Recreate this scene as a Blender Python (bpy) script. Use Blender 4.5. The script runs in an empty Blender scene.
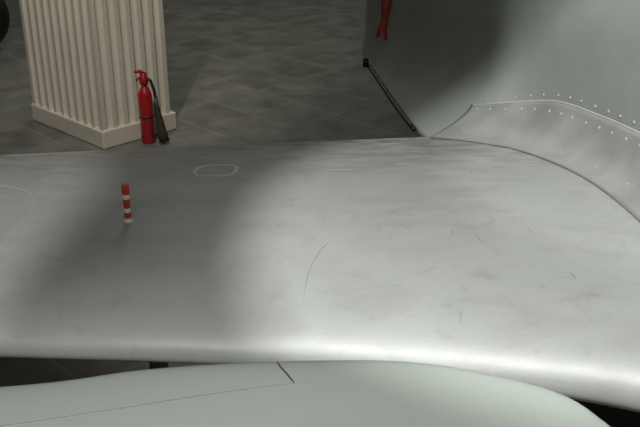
import bpy, bmesh, math, random
import mathutils
from mathutils import Vector
random.seed(4)
S=bpy.context.scene
C=S.collection
try:
    S.view_settings.view_transform='Standard'
except Exception: pass

# ---------------------------------------------------------------- helpers
def mesh_obj(name,verts,faces,mat=None,smooth=True,parent=None):
    me=bpy.data.meshes.new(name); me.from_pydata([tuple(v) for v in verts],[],faces); me.update()
    bm=bmesh.new(); bm.from_mesh(me); bmesh.ops.recalc_face_normals(bm,faces=bm.faces); bm.to_mesh(me); bm.free()
    o=bpy.data.objects.new(name,me); C.objects.link(o)
    if mat: me.materials.append(mat)
    for p in me.polygons: p.use_smooth=smooth
    if parent: o.parent=parent
    return o
def empty(name):
    o=bpy.data.objects.new(name,None); C.objects.link(o); return o
def interp(tab,x):
    if x<=tab[0][0]: return tab[0][1]
    for i in range(len(tab)-1):
        a,b=tab[i],tab[i+1]
        if x<=b[0]:
            m=lambda k:(tab[min(k+1,len(tab)-1)][1]-tab[max(k-1,0)][1])/(tab[min(k+1,len(tab)-1)][0]-tab[max(k-1,0)][0])
            h=b[0]-a[0]; t=(x-a[0])/h
            return ((2*t**3-3*t**2+1)*a[1]+(t**3-2*t*t+t)*h*m(i)+(-2*t**3+3*t*t)*b[1]+(t**3-t*t)*h*m(i+1))
    return tab[-1][1]
def mat_basic(name,col,rough=.5,metal=0,noise=0,nscale=8,bump=0,bscale=60,rvar=0,col2=None,coat=0):
    m=bpy.data.materials.new(name); m.use_nodes=True
    nt=m.node_tree; b=nt.nodes['Principled BSDF']
    b.inputs['Base Color'].default_value=(*col,1); b.inputs['Roughness'].default_value=rough; b.inputs['Metallic'].default_value=metal
    b.inputs['Coat Weight'].default_value=coat
    tc=nt.nodes.new('ShaderNodeTexCoord')
    src=tc.outputs['Object']
    if noise>0 or col2:
        n=nt.nodes.new('ShaderNodeTexNoise'); n.inputs['Scale'].default_value=nscale; n.inputs['Detail'].default_value=8
        nt.links.new(src,n.inputs['Vector'])
        r=nt.nodes.new('ShaderNodeMapRange'); r.inputs[1].default_value=.3; r.inputs[2].default_value=.7
        nt.links.new(n.outputs['Fac'],r.inputs[0])
        mx=nt.nodes.new('ShaderNodeMix'); mx.data_type='RGBA'
        nt.links.new(r.outputs[0],mx.inputs[0])
        c2=col2 if col2 else tuple(c*(1-noise) for c in col)
        mx.inputs[6].default_value=(*col,1); mx.inputs[7].default_value=(*c2,1)
        nt.links.new(mx.outputs[2],b.inputs['Base Color'])
    if bump:
        n2=nt.nodes.new('ShaderNodeTexNoise'); n2.inputs['Scale'].default_value=bscale; n2.inputs['Detail'].default_value=4
        nt.links.new(tc.outputs['Object'],n2.inputs['Vector'])
        bp=nt.nodes.new('ShaderNodeBump'); bp.inputs['Strength'].default_value=bump; bp.inputs['Distance'].default_value=.002
        nt.links.new(n2.outputs['Fac'],bp.inputs['Height']); nt.links.new(bp.outputs[0],b.inputs['Normal'])
    return m
def wing_material():
    m=bpy.data.materials.new('worn_silver_paint'); m.use_nodes=True; nt=m.node_tree; b=nt.nodes['Principled BSDF']; L=nt.links.new
    tc=nt.nodes.new('ShaderNodeTexCoord')
    def noise(sc,scale,det=6,lo=.3,hi=.7,o0=0,o1=1,dist=0):
        mp=nt.nodes.new('ShaderNodeMapping'); mp.inputs['Scale'].default_value=scale; L(tc.outputs['Object'],mp.inputs[0])
        n=nt.nodes.new('ShaderNodeTexNoise'); n.inputs['Scale'].default_value=sc; n.inputs['Detail'].default_value=det; n.inputs['Distortion'].default_value=dist
        L(mp.outputs[0],n.inputs['Vector'])
        r=nt.nodes.new('ShaderNodeMapRange'); r.inputs[1].default_value=lo; r.inputs[2].default_value=hi; r.inputs[3].default_value=o0; r.inputs[4].default_value=o1
        L(n.outputs['Fac'],r.inputs[0]); return r.outputs[0]
    def mix(f,a,bb,mode='MIX',fac=None):
        x=nt.nodes.new('ShaderNodeMix'); x.data_type='RGBA'; x.blend_type=mode
        if fac is None: L(f,x.inputs[0])
        else: x.inputs[0].default_value=fac
        for s,v in ((6,a),(7,bb)):
            if isinstance(v,tuple): x.inputs[s].default_value=(*v,1)
            else: L(v,x.inputs[s])
        return x.outputs[2]
    c=mix(noise(1.6,(1,1,1)),(.42,.438,.43),(.37,.388,.38))
    c=mix(noise(5,(1,2.2,1),8,.48,.75,0,.40,.6),c,(.28,.278,.268))
    c=mix(noise(14,(1,1,1),8,.58,.78,0,.45,1.0),c,(.27,.255,.24))
    # brown grime and light-pool falloff, both painted darker towards the trailing edge
    sp=nt.nodes.new('ShaderNodeSeparateXYZ'); L(tc.outputs['Object'],sp.inputs[0])
    r=nt.nodes.new('ShaderNodeMapRange'); r.inputs[1].default_value=2.85; r.inputs[2].default_value=3.45; r.inputs[3].default_value=0; r.inputs[4].default_value=1
    L(sp.outputs[1],r.inputs[0])
    mu=nt.nodes.new('ShaderNodeMath'); mu.operation='MULTIPLY'; L(r.outputs[0],mu.inputs[0]); L(noise(5,(1,2.5,1),8,.38,.62,.15,.95,.8),mu.inputs[1])
    c=mix(mu.outputs[0],c,(.22,.205,.195))
    g=noise(220,(1,1,1),2,.2,.8,.92,1.06)
    c=mix(None,c,g,'MULTIPLY',1.0)
    L(c,b.inputs['Base Color'])
    L(noise(4,(1,2,1),6,.3,.7,.42,.54),b.inputs['Roughness'])
    b.inputs['Metallic'].default_value=.08
    n2=nt.nodes.new('ShaderNodeTexNoise'); n2.inputs['Scale'].default_value=40; L(tc.outputs['Object'],n2.inputs['Vector'])
    bp=nt.nodes.new('ShaderNodeBump'); bp.inputs['Strength'].default_value=.15; bp.inputs['Distance'].default_value=.002
    L(n2.outputs['Fac'],bp.inputs['Height']); L(bp.outputs[0],b.inputs['Normal'])
    return m
def ring_tube(path,radii,n=16,cap=True):
    V=[];F=[]
    P=[Vector(p) for p in path]
    up=Vector((0,0,1))
    for i,p in enumerate(P):
        d=(P[min(i+1,len(P)-1)]-P[max(i-1,0)]).normalized()
        a=d.cross(up)
        if a.length<1e-3: a=d.cross(Vector((0,1,0)))
        a.normalize(); b=d.cross(a).normalized()
        r=radii[i] if hasattr(radii,'__len__') else radii
        for k in range(n):
            t=2*math.pi*k/n
            V.append(p+a*math.cos(t)*r+b*math.sin(t)*r)
    for i in range(len(P)-1):
        for k in range(n):
            F.append((i*n+k,i*n+(k+1)%n,(i+1)*n+(k+1)%n,(i+1)*n+k))
    if cap:
        F.append(tuple(range(n))); F.append(tuple((len(P)-1)*n+k for k in range(n)))
    return V,F
def lathe(cx,cy,prof,n=32):
    V=[];F=[]
    for r,z in prof:
        for k in range(n):
            t=2*math.pi*k/n; V.append((cx+r*math.cos(t),cy+r*math.sin(t),z))
    for i in range(len(prof)-1):
        for k in range(n): F.append((i*n+k,i*n+(k+1)%n,(i+1)*n+(k+1)%n,(i+1)*n+k))
    F.append(tuple(range(n))); F.append(tuple((len(prof)-1)*n+k for k in range(n)))
    return V,F
def box(x0,y0,z0,x1,y1,z1):
    V=[(x,y,z) for x in (x0,x1) for y in (y0,y1) for z in (z0,z1)]
    F=[(0,1,3,2),(4,5,7,6),(0,1,5,4),(2,3,7,6),(0,2,6,4),(1,3,7,5)]
    return V,F

# ---------------------------------------------------------------- materials
M_wing=wing_material()
M_fus=mat_basic('grey_green_paint',(.32,.35,.33),.55,.0,nscale=4,col2=(.26,.287,.27),bump=.3,bscale=20)
M_fil=mat_basic('fillet_paint',(.35,.365,.35),.5,.1,nscale=6,col2=(.24,.25,.24),bump=.3,bscale=25)
M_tail=mat_basic('pale_green_paint',(.52,.575,.53),.45,.0,nscale=3,col2=(.47,.53,.485),bump=.1,bscale=30)
M_seamb=mat_basic('seam_brown',(.24,.215,.195),.7)
M_seaml=mat_basic('seam_light',(.46,.44,.42),.6)
M_rivet=mat_basic('rivet_metal',(.40,.41,.39),.5)
M_scr=mat_basic('scratch_grey',(.22,.22,.22),.6)
M_chalk=mat_basic('chalk_white',(.85,.76,.76),.7)
M_col=mat_basic('cream_plaster',(.70,.645,.545),.6,nscale=3,col2=(.63,.58,.48),bump=.15,bscale=40)
M_red=mat_basic('red_enamel',(.42,.012,.015),.3,noise=.15,coat=.3)
M_redp=mat_basic('red_band_paint',(.66,.055,.02),.45,noise=.2,nscale=60)
M_white=mat_basic('white_band_paint',(.9,.88,.83),.45,noise=.1,nscale=60)
M_black=mat_basic('black_rubber',(.012,.012,.012),.5,noise=.3)
M_rib=mat_basic('red_fabric',(.42,.06,.03),.8,noise=.3,nscale=30)
M_steel=mat_basic('steel',(.5,.5,.5),.3,.9,noise=.2)
M_wall=mat_basic('wall_plaster',(.30,.30,.27),.8,noise=.1,nscale=1)
M_ceil=mat_basic('ceiling_plaster',(.5,.5,.47),.9,noise=.05,nscale=1)

def floor_mat():
    m=bpy.data.materials.new('floor_tiles'); m.use_nodes=True; nt=m.node_tree; b=nt.nodes['Principled BSDF']
    tc=nt.nodes.new('ShaderNodeTexCoord'); mp=nt.nodes.new('ShaderNodeMapping'); mp.inputs['Rotation'].default_value[2]=math.radians(46)
    nt.links.new(tc.outputs['Object'],mp.inputs[0])
    br=nt.nodes.new('ShaderNodeTexBrick'); br.offset=0; br.squash=1
    br.inputs['Scale'].default_value=1; br.inputs['Brick Width'].default_value=.5; br.inputs['Row Height'].default_value=.5
    br.inputs['Mortar Size'].default_value=.007; br.inputs['Mortar Smooth'].default_value=.3
    br.inputs['Color1'].default_value=(.155,.158,.134,1); br.inputs['Color2'].default_value=(.20,.20,.172,1); br.inputs['Mortar'].default_value=(.27,.26,.222,1)
    nt.links.new(mp.outputs[0],br.inputs['Vector'])
    n=nt.nodes.new('ShaderNodeTexNoise'); n.inputs['Scale'].default_value=4; n.inputs['Detail'].default_value=10
    nt.links.new(tc.outputs['Object'],n.inputs['Vector'])
    mx=nt.nodes.new('ShaderNodeMix'); mx.data_type='RGBA'; mx.blend_type='MULTIPLY'; mx.inputs[0].default_value=.7
    r=nt.nodes.new('ShaderNodeMapRange'); r.inputs[1].default_value=.3; r.inputs[2].default_value=.7; r.inputs[3].default_value=.5; r.inputs[4].default_value=1.2
    nt.links.new(n.outputs['Fac'],r.inputs[0]); nt.links.new(br.outputs['Color'],mx.inputs[6]); nt.links.new(r.outputs[0],mx.inputs[7])
    nt.links.new(mx.outputs[2],b.inputs['Base Color']); b.inputs['Roughness'].default_value=.36
    return m

# ---------------------------------------------------------------- room
X0,X1,Y0,Y1,ZC=-8,8,-5,15,5.6
V,F=box(X0,Y0,-.1,X1,Y1,0); mesh_obj('floor',V,F,floor_mat(),False)
V,F=box(X0,Y0,ZC,X1,Y1,ZC+.1); mesh_obj('ceiling',V,F,M_ceil,False)
for nm,bx in (('wall_back',(X0,Y1,0,X1,Y1+.15,ZC)),('wall_front',(X0,Y0-.15,0,X1,Y0,ZC)),('wall_left',(X0-.15,Y0,0,X0,Y1,ZC)),('wall_right',(X1,Y0,0,X1+.15,Y1,ZC))):
    V,F=box(*bx); mesh_obj(nm,V,F,M_wall,False)

# ---------------------------------------------------------------- wing
LEt=[(-4,2.33),(-2.5,2.09),(-1.6,2.02),(-.85,1.985),(-.05,1.93),(.55,1.82),(.77,1.75),(1.1,1.60),(1.5,1.42)]
TEt=[(-4,3.0),(-2.5,3.22),(-1.3,3.38),(-.4,3.50),(.43,3.60),(.8,3.65),(1.5,3.72)]
def naca(s): s=max(0,min(1,s)); return 5*(.2969*math.sqrt(s)-.126*s-.3516*s*s+.2843*s**3-.1015*s**4)
def wing_frame(x):
    le=interp(LEt,x); te=interp(TEt,x); return le,te
ZLE,ZTE=.965,1.0
def tipk(x): return 1.0 if x>-2.8 else max(.15,math.sqrt(max(0,1-((-2.8-x)/1.2)**2)))
def wz(x,y):
    le,te=wing_frame(x); c=te-le; s=(y-le)/c
    return ZLE+(ZTE-ZLE)*s + naca(s)*.165*c*tipk(x)
NS=44
xs=[-4+i*(5.4/90) for i in range(91)]
V=[];F=[]
for x in xs:
    le,te=wing_frame(x); c=te-le; k=tipk(x)
    for j in range(NS+1):
        s=.5*(1+math.cos(math.pi*j/NS)); V.append((x,le+s*c,ZLE+(ZTE-ZLE)*s+naca(s)*.165*c*k+.002))
    for j in range(1,NS):
        s=.5*(1-math.cos(math.pi*j/NS)); V.append((x,le+s*c,ZLE+(ZTE-ZLE)*s-naca(s)*.11*c*k))
n=2*NS
for i in range(len(xs)-1):
    for j in range(n): F.append((i*n+j,i*n+(j+1)%n,(i+1)*n+(j+1)%n,(i+1)*n+j))
F.append(tuple(range(n))); F.append(tuple((len(xs)-1)*n+k for k in range(n)))
wing=mesh_obj('aircraft_wing',V,F,M_wing)

def strip_on(fn,pts,w,name,mat,parent,lift=.0035,sub=10,closed=False,straight=False):
    P=[]
    m=len(pts)
    rng=m if closed else m-1
    for i in range(rng):
        p0=pts[(i-1)%m] if (closed or i>0) else pts[i]; p1=pts[i]; p2=pts[(i+1)%m]; p3=pts[(i+2)%m] if (closed or i+2<m) else p2
        for k in range(sub):
            t=k/sub
            if straight: P.append(tuple(p1[a]+(p2[a]-p1[a])*t for a in (0,1)))
            else: P.append(tuple(.5*((2*p1[a])+(-p0[a]+p2[a])*t+(2*p0[a]-5*p1[a]+4*p2[a]-p3[a])*t*t+(-p0[a]+3*p1[a]-3*p2[a]+p3[a])*t**3) for a in (0,1)))
    if not closed: P.append(pts[-1])
    V=[];F=[];N=len(P)
    for i in range(N):
        a=P[(i-1)%N] if (closed or i>0) else P[i]; b=P[(i+1)%N] if (closed or i<N-1) else P[i]
        dx,dy=b[0]-a[0],b[1]-a[1]; l=math.hypot(dx,dy) or 1
        ww=w*(1 if closed else min(1,.25+3*min(i,N-1-i)/N))
        nx,ny=-dy/l*ww/2,dx/l*ww/2
        for sgn,lf in ((-1,-.001),(-.5,lift),(.5,lift),(1,-.001)):
            x,y=P[i][0]+nx*sgn,P[i][1]+ny*sgn
            V.append((x,y,fn(x,y)+lf))
    for i in range(N if closed else N-1):
        for k in range(3):
            F.append((i*4+k,i*4+k+1,((i+1)%N)*4+k+1,((i+1)%N)*4+k))
    return mesh_obj(name,V,F,mat,True,parent)

oc=[(-.462,3.03),(-.45,3.09),(-.42,3.115),(-.34,3.12),(-.312,3.10),(-.306,3.04),(-.318,2.985),(-.35,2.965),(-.44,2.965)]
strip_on(wz,oc,.015,'inspection_marking',M_chalk,wing,closed=True,lift=.0045,straight=True)
strip_on(wz,[(-1.25,2.90),(-1.1,2.88),(-.98,2.78),(-.93,2.6),(-.95,2.3)],.005,'access_panel_line',M_seaml,wing,lift=.0028)
scr=[[(-.045,2.08),(-.03,2.2),(0,2.3),(.03,2.36)],[(.40,2.42),(.385,2.36)],[(.46,2.38),(.47,2.33)],[(.37,2.02),(.36,1.97)],
     [(.62,2.42),(.63,2.37)],[(.55,3.0),(.53,2.93)],[(.20,2.55),(.26,2.57)],[(.68,2.15),(.69,2.11)]]
for s in scr: strip_on(wz,s,.003,'scratch',M_scr,wing,lift=.0026)
for k in range(34):
    x=random.uniform(-.1,.75); y=random.uniform(3.0,3.5); l=random.uniform(.02,.12)
    strip_on(wz,[(x,y),(x+l,y+random.uniform(-.02,.02))],.004,'scuff',random.choice((M_seamb,M_seamb,M_seaml)),wing,lift=.0027,sub=3)

# landing gear under the wing
V,F=ring_tube([(-.52,2.42,1.0),(-.52,2.42,.72),(-.52,2.42,.7),(-.52,2.42,.28)],[.045,.045,.03,.03])
mesh_obj('gear_strut',V,F,M_steel,True,wing)
V=[];F=[]
prof=[(.10,-.05),(.18,-.075),(.25,-.06),(.28,-.02),(.28,.02),(.25,.06),(.18,.075),(.10,.05)]
for k in range(40):
    t=2*math.pi*k/40
    for r,xx in prof: V.append((-.62+xx,2.42+r*math.cos(t),.282+r*math.sin(t)))
for k in range(40):
    for j in range(8): F.append((k*8+j,k*8+(j+1)%8,((k+1)%40)*8+(j+1)%8,((k+1)%40)*8+j))
mesh_obj('gear_tyre',V,F,M_black,True,wing)
V,F=ring_tube([(-.68,2.42,.282),(-.48,2.42,.282)],[.11,.11],24); mesh_obj('gear_hub',V,F,M_steel,True,wing)

# ---------------------------------------------------------------- fuselage
xb=[(.6,1.55),(1.2,1.3),(2.0,1.18),(2.8,1.08),(3.3,.93),(3.5,.74),(3.65,.53),(3.82,.44),(4.9,.295),(5.3,.25)]
xt=[(.6,1.55),(1.2,1.3),(2,1.16),(2.45,1.13),(2.85,1.07),(3.4,.93),(3.8,.80),(4.5,.57),(5.0,.38),(5.3,.27)]
xc=[(.6,1.9),(2,1.8),(3.4,1.6),(4.5,1.2),(5.3,.65)]
V=[];F=[]
ys=[.6+i*(4.7/94) for i in range(95)]
def fus_side(y,z):
    b=interp(xb,y); t=interp(xt,y)
    k=max(0,min(1,(z-.95)/.5))
    q=1-(1-k)**3.0
    return b+(t-b)*q
zl=[.95,.96,.98,1.0,1.03,1.06,1.1,1.15,1.2,1.27,1.35,1.45]
for y in ys:
    c=interp(xc,y); t=interp(xt,y); top=1.45+.75*min(1,(5.9-y)/2.2)
    half=[(fus_side(y,z),z) for z in zl]
    for k in range(1,13):
        a=math.pi/2*k/12; half.append((c-(c-t)*math.cos(a)**.9,1.45+(top-1.45)*math.sin(a)) if k<12 else (c,top))
    full=half+[(2*c-x,z) for x,z in reversed(half[:-1])]
    for x,z in full: V.append((x,y,z))
n=len(full)
for i in range(len(ys)-1):
    for j in range(n): F.append((i*n+j,i*n+(j+1)%n,(i+1)*n+(j+1)%n,(i+1)*n+j))
F.append(tuple(range(n))); F.append(tuple((len(ys)-1)*n+k for k in range(n)))
fus=mesh_obj('aircraft_fuselage',V,F,M_fus)
bo=wing.modifiers.new('root_cut','BOOLEAN'); bo.operation='DIFFERENCE'; bo.object=fus; bo.solver='EXACT'
pts=[(interp(xb,y)-.006,y,.955) for y in [3.85+.08*i for i in range(15)]]
V,F=ring_tube(pts,.012,10); mesh_obj('rubber_edge_seal',V,F,M_black,True,fus)
V,F=ring_tube([(pts[-1][0]-.02,pts[-1][1],.95),(pts[-1][0]-.02,pts[-1][1]+.01,1.0)],.016,12); mesh_obj('seal_latch',V,F,M_black,True,fus)

# ---------------------------------------------------------------- fillet
Lw=[(.99,1.90),(.965,2.37),(.906,2.87),(.78,3.25),(.64,3.43),(.47,3.57)]
Up=[(1.95,1.30),(2.45,1.31),(2.85,1.285),(3.1,1.265),(3.4,1.225),(3.78,1.09)]
def cr(tab,t):
    n=len(tab)-1; i=min(int(t*n),n-1); f=t*n-i
    p0=tab[max(i-1,0)];p1=tab[i];p2=tab[i+1];p3=tab[min(i+2,n)]
    return [.5*((2*p1[a])+(-p0[a]+p2[a])*f+(2*p0[a]-5*p1[a]+4*p2[a]-p3[a])*f*f+(-p0[a]+3*p1[a]-3*p2[a]+p3[a])*f**3) for a in range(len(p1))]
NI,NJ=60,14
V=[];F=[]; upper=[]; lower=[]
for i in range(NI+1):
    t=i/NI
    lx,ly=cr(Lw,t); uy,uz=cr(Up,t); ux=fus_side(uy,uz)-.006
    lz=wz(lx,ly)+.006
    P=Vector((lx,ly,lz)); Q=Vector((ux,uy,uz)); K=Vector((lx+(ux-lx)*.8,ly+(uy-ly)*.75,lz+.02+(uz-lz)*.08))
    for j in range(NJ+1):
        s=j/NJ; V.append(P*(1-s)**2+K*2*s*(1-s)+Q*s*s)
    upper.append(Q); lower.append(P)
for i in range(NI):
    for j in range(NJ): F.append((i*(NJ+1)+j,i*(NJ+1)+j+1,(i+1)*(NJ+1)+j+1,(i+1)*(NJ+1)+j))
fil=mesh_obj('wing_root_fillet',V,F,M_fil,True,wing)
so=fil.modifiers.new('s','SOLIDIFY'); so.thickness=.004; so.offset=0
V,F=ring_tube(upper,.004,8); mesh_obj('upper_fillet_seam',V,F,M_seaml,True,wing)
V,F=ring_tube(lower,.0035,8); mesh_obj('lower_fillet_seam',V,F,M_seamb,True,wing)
bm=bmesh.new()
def rivet(p,nr,r=.008):
    nr=nr.normalized(); q=nr.to_track_quat('Z','Y').to_matrix().to_4x4()
    bmesh.ops.create_uvsphere(bm,u_segments=12,v_segments=8,radius=r,matrix=mathutils.Matrix.Translation(p)@q@mathutils.Matrix.Diagonal((1,1,.55,1)))
def fnorm(i,j):
    a=fil.data.vertices; g=lambda ii,jj:a[ii*(NJ+1)+jj].co
    nv=(g(min(i+1,NI),j)-g(max(i-1,0),j)).cross(g(i,min(j+1,NJ))-g(i,max(j-1,0))).normalized()
    return nv if nv.z>0 else -nv
acc=0; cnt=0
for i in range(1,len(upper)):
    acc+=(upper[i]-upper[i-1]).length
    if acc>.075:
        acc=0; cnt+=1
        y,z=upper[i].y,upper[i].z+.024
        rivet(Vector((fus_side(y,z)-.001,y,z)),Vector((-1,-.25,.1)),.0065)
        for j,r in ((12,.0065),(4,.005)):
            if j==4 and cnt%2: continue
            nn=fnorm(i,j); rivet(fil.data.vertices[i*(NJ+1)+j].co+nn*.002,nn,r)
for f in bm.faces: f.smooth=True
me=bpy.data.meshes.new('rivets'); bm.to_mesh(me); bm.free(); me.materials.append(M_rivet)
ro=bpy.data.objects.new('rivets',me); C.objects.link(ro); ro.parent=wing

# ---------------------------------------------------------------- gear indicator pin
pin=empty('landing_gear_indicator')
px,py=-.597,2.52; pz=wz(px,py)+.0022
def pinpart(nm,prof,mat):
    V,F=lathe(px,py,[(r,pz+z) for r,z in prof],24); mesh_obj(nm,V,F,mat,False,pin)
pinpart('base_plate',[(.015,0),(.015,.003),(.0108,.005),(.0108,.012)],M_white)
zz=.012; segs=[('red_band_1',M_redp,.020),('white_band_1',M_white,.014),('red_band_2',M_redp,.030),('white_band_2',M_white,.016)]
for nm,mt,h in segs:
    pinpart(nm,[(.0105,zz),(.0105,zz+h)],mt); zz+=h
pinpart('tip_cap',[(.012,zz),(.012,zz+.026),(.010,zz+.030)],M_redp)

# ---------------------------------------------------------------- fluted column
colm=empty('fluted_column')
Fx,Fy=-1.6,6.21
U=Vector((-.72,.694,0)).normalized(); W=Vector((.694,.72,0)).normalized(); O=Vector((Fx,Fy,0))
def prism(poly,z0,z1,nm,mat,sm=False):
    n=len(poly); V=[O+U*a+W*b+Vector((0,0,z0)) for a,b in poly]+[O+U*a+W*b+Vector((0,0,z1)) for a,b in poly]
    F=[(i,(i+1)%n,n+(i+1)%n,n+i) for i in range(n)]+[tuple(range(n)),tuple(range(n,2*n))]
    return mesh_obj(nm,V,F,mat,sm,colm)
A,B=1.03,.68
def rect(i): return [(i,i),(A-i,i),(A-i,B-i),(i,B-i)]
o=prism(rect(0),0,.14,'base_plinth',M_col); bv=o.modifiers.new('b','BEVEL'); bv.width=.012; bv.segments=3
ins=.016
poly=[]
def fl(p0,p1,nf):
    p0=Vector(p0);p1=Vector(p1); d=(p1-p0); L=d.length; d.normalize(); nrm=Vector((-d.y,d.x))
    m=.018; pitch=(L-2*m)/nf; g=pitch*.62
    poly.append(tuple(p0))
    for k in range(nf):
        c=p0+d*(m+pitch*(k+.5))
        for q in range(9):
            a=math.pi*q/8
            pt=c-d*math.cos(a)*g/2+nrm*math.sin(a)*g*.40
            poly.append(tuple(pt))
a0,b0,a1,b1=ins,ins,A-ins,B-ins-.03
fl((a0,b0),(a1,b0),9); fl((a1,b0),(a1,b1),6); fl((a1,b1),(a0,b1),9); fl((a0,b1),(a0,b0),6)
prism(poly,.14,5.4,'fluted_shaft',M_col)
prism(rect(0),5.4,5.6,'capital',M_col)

# ---------------------------------------------------------------- fire extinguisher
fe=empty('fire_extinguisher'); ex,ey=-1.30,6.385
V,F=lathe(ex,ey,[(.045,0),(.052,.01),(.052,.36),(.048,.39),(.034,.42),(.022,.435),(.022,.46)],28); mesh_obj('tank',V,F,M_red,True,fe)
V,F=lathe(ex,ey,[(.027,.455),(.034,.46),(.034,.50),(.026,.51),(.026,.535),(.012,.545)],20); mesh_obj('valve_body',V,F,M_red,True,fe)
V,F=ring_tube([(ex+.01,ey,.53),(ex-.02,ey-.02,.555),(ex-.055,ey-.04,.555)],[.013,.013,.011],10); mesh_obj('squeeze_handle',V,F,M_red,True,fe)
V,F=ring_tube([(ex,ey,.50),(ex-.03,ey-.02,.505),(ex-.05,ey-.04,.49)],[.010,.010,.008],10); mesh_obj('carry_handle',V,F,M_red,True,fe)
V,F=ring_tube([(ex+.02,ey,.50),(ex+.05,ey,.48),(ex+.07,ey-.01,.42),(ex+.08,ey-.01,.34)],[.011]*4,12); mesh_obj('hose',V,F,M_black,True,fe)
V,F=ring_tube([(ex+.08,ey-.01,.36),(ex+.085,ey-.012,.28),(ex+.11,ey-.02,.10),(ex+.125,ey-.025,.02)],[.014,.018,.034,.040],18); mesh_obj('discharge_horn',V,F,mat_basic('horn_plastic',(.06,.045,.035),.5,noise=.3),True,fe)
V,F=lathe(ex,ey,[(.0535,.20),(.0535,.215)],28); mesh_obj('bracket_band',V,F,M_black,True,fe)

# ---------------------------------------------------------------- red ribbon
V=[];F=[]
ry=4.80
N=24
for i in range(N+1):
    z=1.62-.42*i/N
    x=fus_side(ry,min(z,1.45))-.085-.02*i/N-.003*math.sin(i*.5); w=.018+.010*math.sin(i*.3)**2
    yy=ry+.004*math.sin(i*.7)
    V+= [(x-w,yy,z),(x,yy-.008,z),(x+w,yy+.004,z)]
for i in range(N):
    for k in range(2):
        F.append((i*3+k,i*3+k+1,i*3+k+4,i*3+k+3))
b=len(V); x,yy,z=V[-2]
V+= [(x-.034,yy,z-.04),(x-.008,yy,z-.035),(x+.012,yy,z-.055),(x+.03,yy,z-.05)]
F+= [(N*3,N*3+1,b+1,b),(N*3+1,N*3+2,b+3,b+2)]
rib=mesh_obj('red_warning_ribbon',V,F,M_rib,True)
rib.modifiers.new('s','SOLIDIFY').thickness=.003

# ---------------------------------------------------------------- foreground tailplane
ot=[(-2.2,1.12),(-1.2,1.22),(-.553,1.28),(-.303,1.335),(-.07,1.36),(.145,1.36),(.283,1.325),(.41,1.262),(.469,1.175),(.52,1.05),(.525,.9),(.47,.75),(.34,.64),(.1,.56),(-.4,.52),(-1.2,.5),(-2.2,.5)]
def crc(tab,sub=8):
    P=[];m=len(tab)
    for i in range(m-1):
        p0=tab[max(i-1,0)];p1=tab[i];p2=tab[i+1];p3=tab[min(i+2,m-1)]
        for k in range(sub):
            t=k/sub
            P.append(tuple(.5*((2*p1[a])+(-p0[a]+p2[a])*t+(2*p0[a]-5*p1[a]+4*p2[a]-p3[a])*t*t+(-p0[a]+3*p1[a]-3*p2[a]+p3[a])*t**3) for a in (0,1)))
    P.append(tab[-1]); return P
O2=crc(ot); n=len(O2)
TZ=1.35; TH=.035
V=[];F=[]; R=14
for side in (1,-1):
    for r in range(R+1):
        k=(r/R)**1.6
        for p in O2:
            c=(max(-2.2,min(p[0],.12)),.92)
            x=p[0]+(c[0]-p[0])*k; y=p[1]+(c[1]-p[1])*k
            hgt=TH*math.sqrt(max(0,1-(1-k)**2))
            V.append((x,y,TZ+side*hgt))
    base=0 if side==1 else (R+1)*n
    for r in range(R):
        for j in range(n-1):
            F.append((base+r*n+j,base+r*n+j+1,base+(r+1)*n+j+1,base+(r+1)*n+j))
tail=mesh_obj('aircraft_tailplane',V,F,M_tail)
bm=bmesh.new(); bm.from_mesh(tail.data); bmesh.ops.remove_doubles(bm,verts=bm.verts,dist=.0004); bmesh.ops.recalc_face_normals(bm,faces=bm.faces); bm.to_mesh(tail.data); bm.free()
for p in tail.data.polygons: p.use_smooth=True
def outline_y(x):
    for i in range(n-1):
        a,b=O2[i],O2[i+1]
        if a[0]<=x<=b[0] and a[1]>.92: return a[1]+(b[1]-a[1])*(x-a[0])/(b[0]-a[0])
    return 1.3
def tz(x,y):
    e=outline_y(x); k=max(0,min(1,(e-y)/(e-.92))); return TZ+TH*math.sqrt(max(0,1-(1-k)**2))
strip_on(tz,[(-.078,1.352),(-.07,1.325),(-.055,1.29),(-.043,1.262)],.005,'hinge_gap',mat_basic('hinge_gap_brown',(.15,.11,.09),.7),tail,lift=.0015)
strip_on(tz,[(-.043,1.262),(-.14,1.238),(-.24,1.21),(-.36,1.175),(-.6,1.12),(-1.2,1.05)],.0035,'elevator_seam',mat_basic('seam_pale',(.28,.32,.28),.6),tail,lift=.001)
for nm,xx in (('support_post',-.9),('support_post_b',-.2)):
    V,F=ring_tube([(xx,.85,.03),(xx,.85,1.32)],.03,16); mesh_obj(nm,V,F,M_steel,True,tail)
    V,F=lathe(xx,.85,[(.25,0),(.25,.02),(.05,.04)],32); mesh_obj(nm+'_foot',V,F,M_steel,True,tail)

# ---------------------------------------------------------------- distant wheel at top left
wh=empty('aircraft_wheel'); V=[];F=[]
wc=Vector((-3.60,9.3,.36)); prof=[(.18,-.09),(.28,-.12),(.34,-.08),(.36,0),(.34,.08),(.28,.12),(.18,.09)]; m=len(prof)
for k in range(40):
    t=2*math.pi*k/40
    for r,q in prof: V.append(wc+Vector((r*math.cos(t),q,r*math.sin(t))))
for k in range(40):
    for j in range(m): F.append((k*m+j,k*m+(j+1)%m,((k+1)%40)*m+(j+1)%m,((k+1)%40)*m+j))
mesh_obj('tyre',V,F,M_black,True,wh)
V,F=ring_tube([wc+Vector((0,-.1,0)),wc+Vector((0,.1,0))],.19,28); mesh_obj('hub',V,F,M_steel,True,wh)
V,F=ring_tube([wc+Vector((0,.14,0)),wc+Vector((0,.16,1.2))],.05,16); mesh_obj('strut',V,F,M_steel,True,wh)

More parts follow.
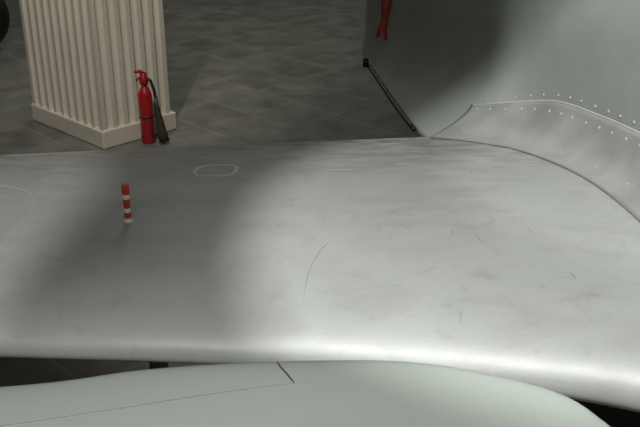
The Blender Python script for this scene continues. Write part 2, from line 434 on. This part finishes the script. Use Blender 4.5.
# ---------------------------------------------------------------- lights
def look(o,t):
    o.rotation_euler=(Vector(t)-o.location).to_track_quat('-Z','Y').to_euler()
def spot(nm,loc,tgt,R,E,blend=.25,soft=.06,col=(1,.99,.955)):
    l=bpy.data.lights.new(nm,'SPOT'); o=bpy.data.objects.new(nm,l); C.objects.link(o); o.location=loc; look(o,tgt)
    d=(Vector(tgt)-Vector(loc)).length
    l.spot_size=2*math.atan(R/d); l.energy=E; l.spot_blend=blend; l.shadow_soft_size=soft; l.color=col; return o
spot('gallery_spotlight',(-.05,-.3,4.9),(.87,2.40,1.1),1.14,900,.09,.12)
spot('gallery_spotlight.001',(-1.9,-.2,4.9),(-1.95,2.42,1.1),1.20,600,.15,.12)
spot('column_fill_spot',(-1.2,3.2,5.0),(-1.75,6.6,.9),1.7,520,.8,.1,(1,.96,.90))  # added spot that brightens the column, not a known lamp
spot('fuselage_fill_spot',(-1.6,1.6,4.7),(1.15,2.85,1.75),1.0,240,.16,.1)  # added to light the fuselage side; cone edge leaves the aft part dark
spot('tailplane_fill_spot',(-.3,-2.6,4.9),(-.3,.55,1.35),1.0,680,.5,.15)  # extra spot put in only to brighten the tailplane
def area(nm,loc,size,E,col=(1,1,1),tgt=None):
    l=bpy.data.lights.new(nm,'AREA'); o=bpy.data.objects.new(nm,l); C.objects.link(o); o.location=loc; l.size=size; l.energy=E; l.color=col
    if tgt: look(o,tgt)
area('ambient_fill',(0,-2.5,5.5),3.0,85,(1,1,.96))  # unseen area source added as dim ambient fill behind the camera
area('ambient_fill.001',(-1,10,5.5),3.0,105,(1,.98,.93))  # second added fill source, for the rear of the room
w=bpy.data.worlds.new('world'); S.world=w; w.use_nodes=True; w.node_tree.nodes['Background'].inputs[0].default_value=(.05,.05,.05,1)

# ---------------------------------------------------------------- camera
cd=bpy.data.cameras.new('camera'); cam=bpy.data.objects.new('camera',cd); C.objects.link(cam)
cam.location=(0,0,2.25); cam.rotation_euler=(math.radians(66),0,0); cd.lens=50; cd.sensor_width=36; cd.clip_start=.05
S.camera=cam
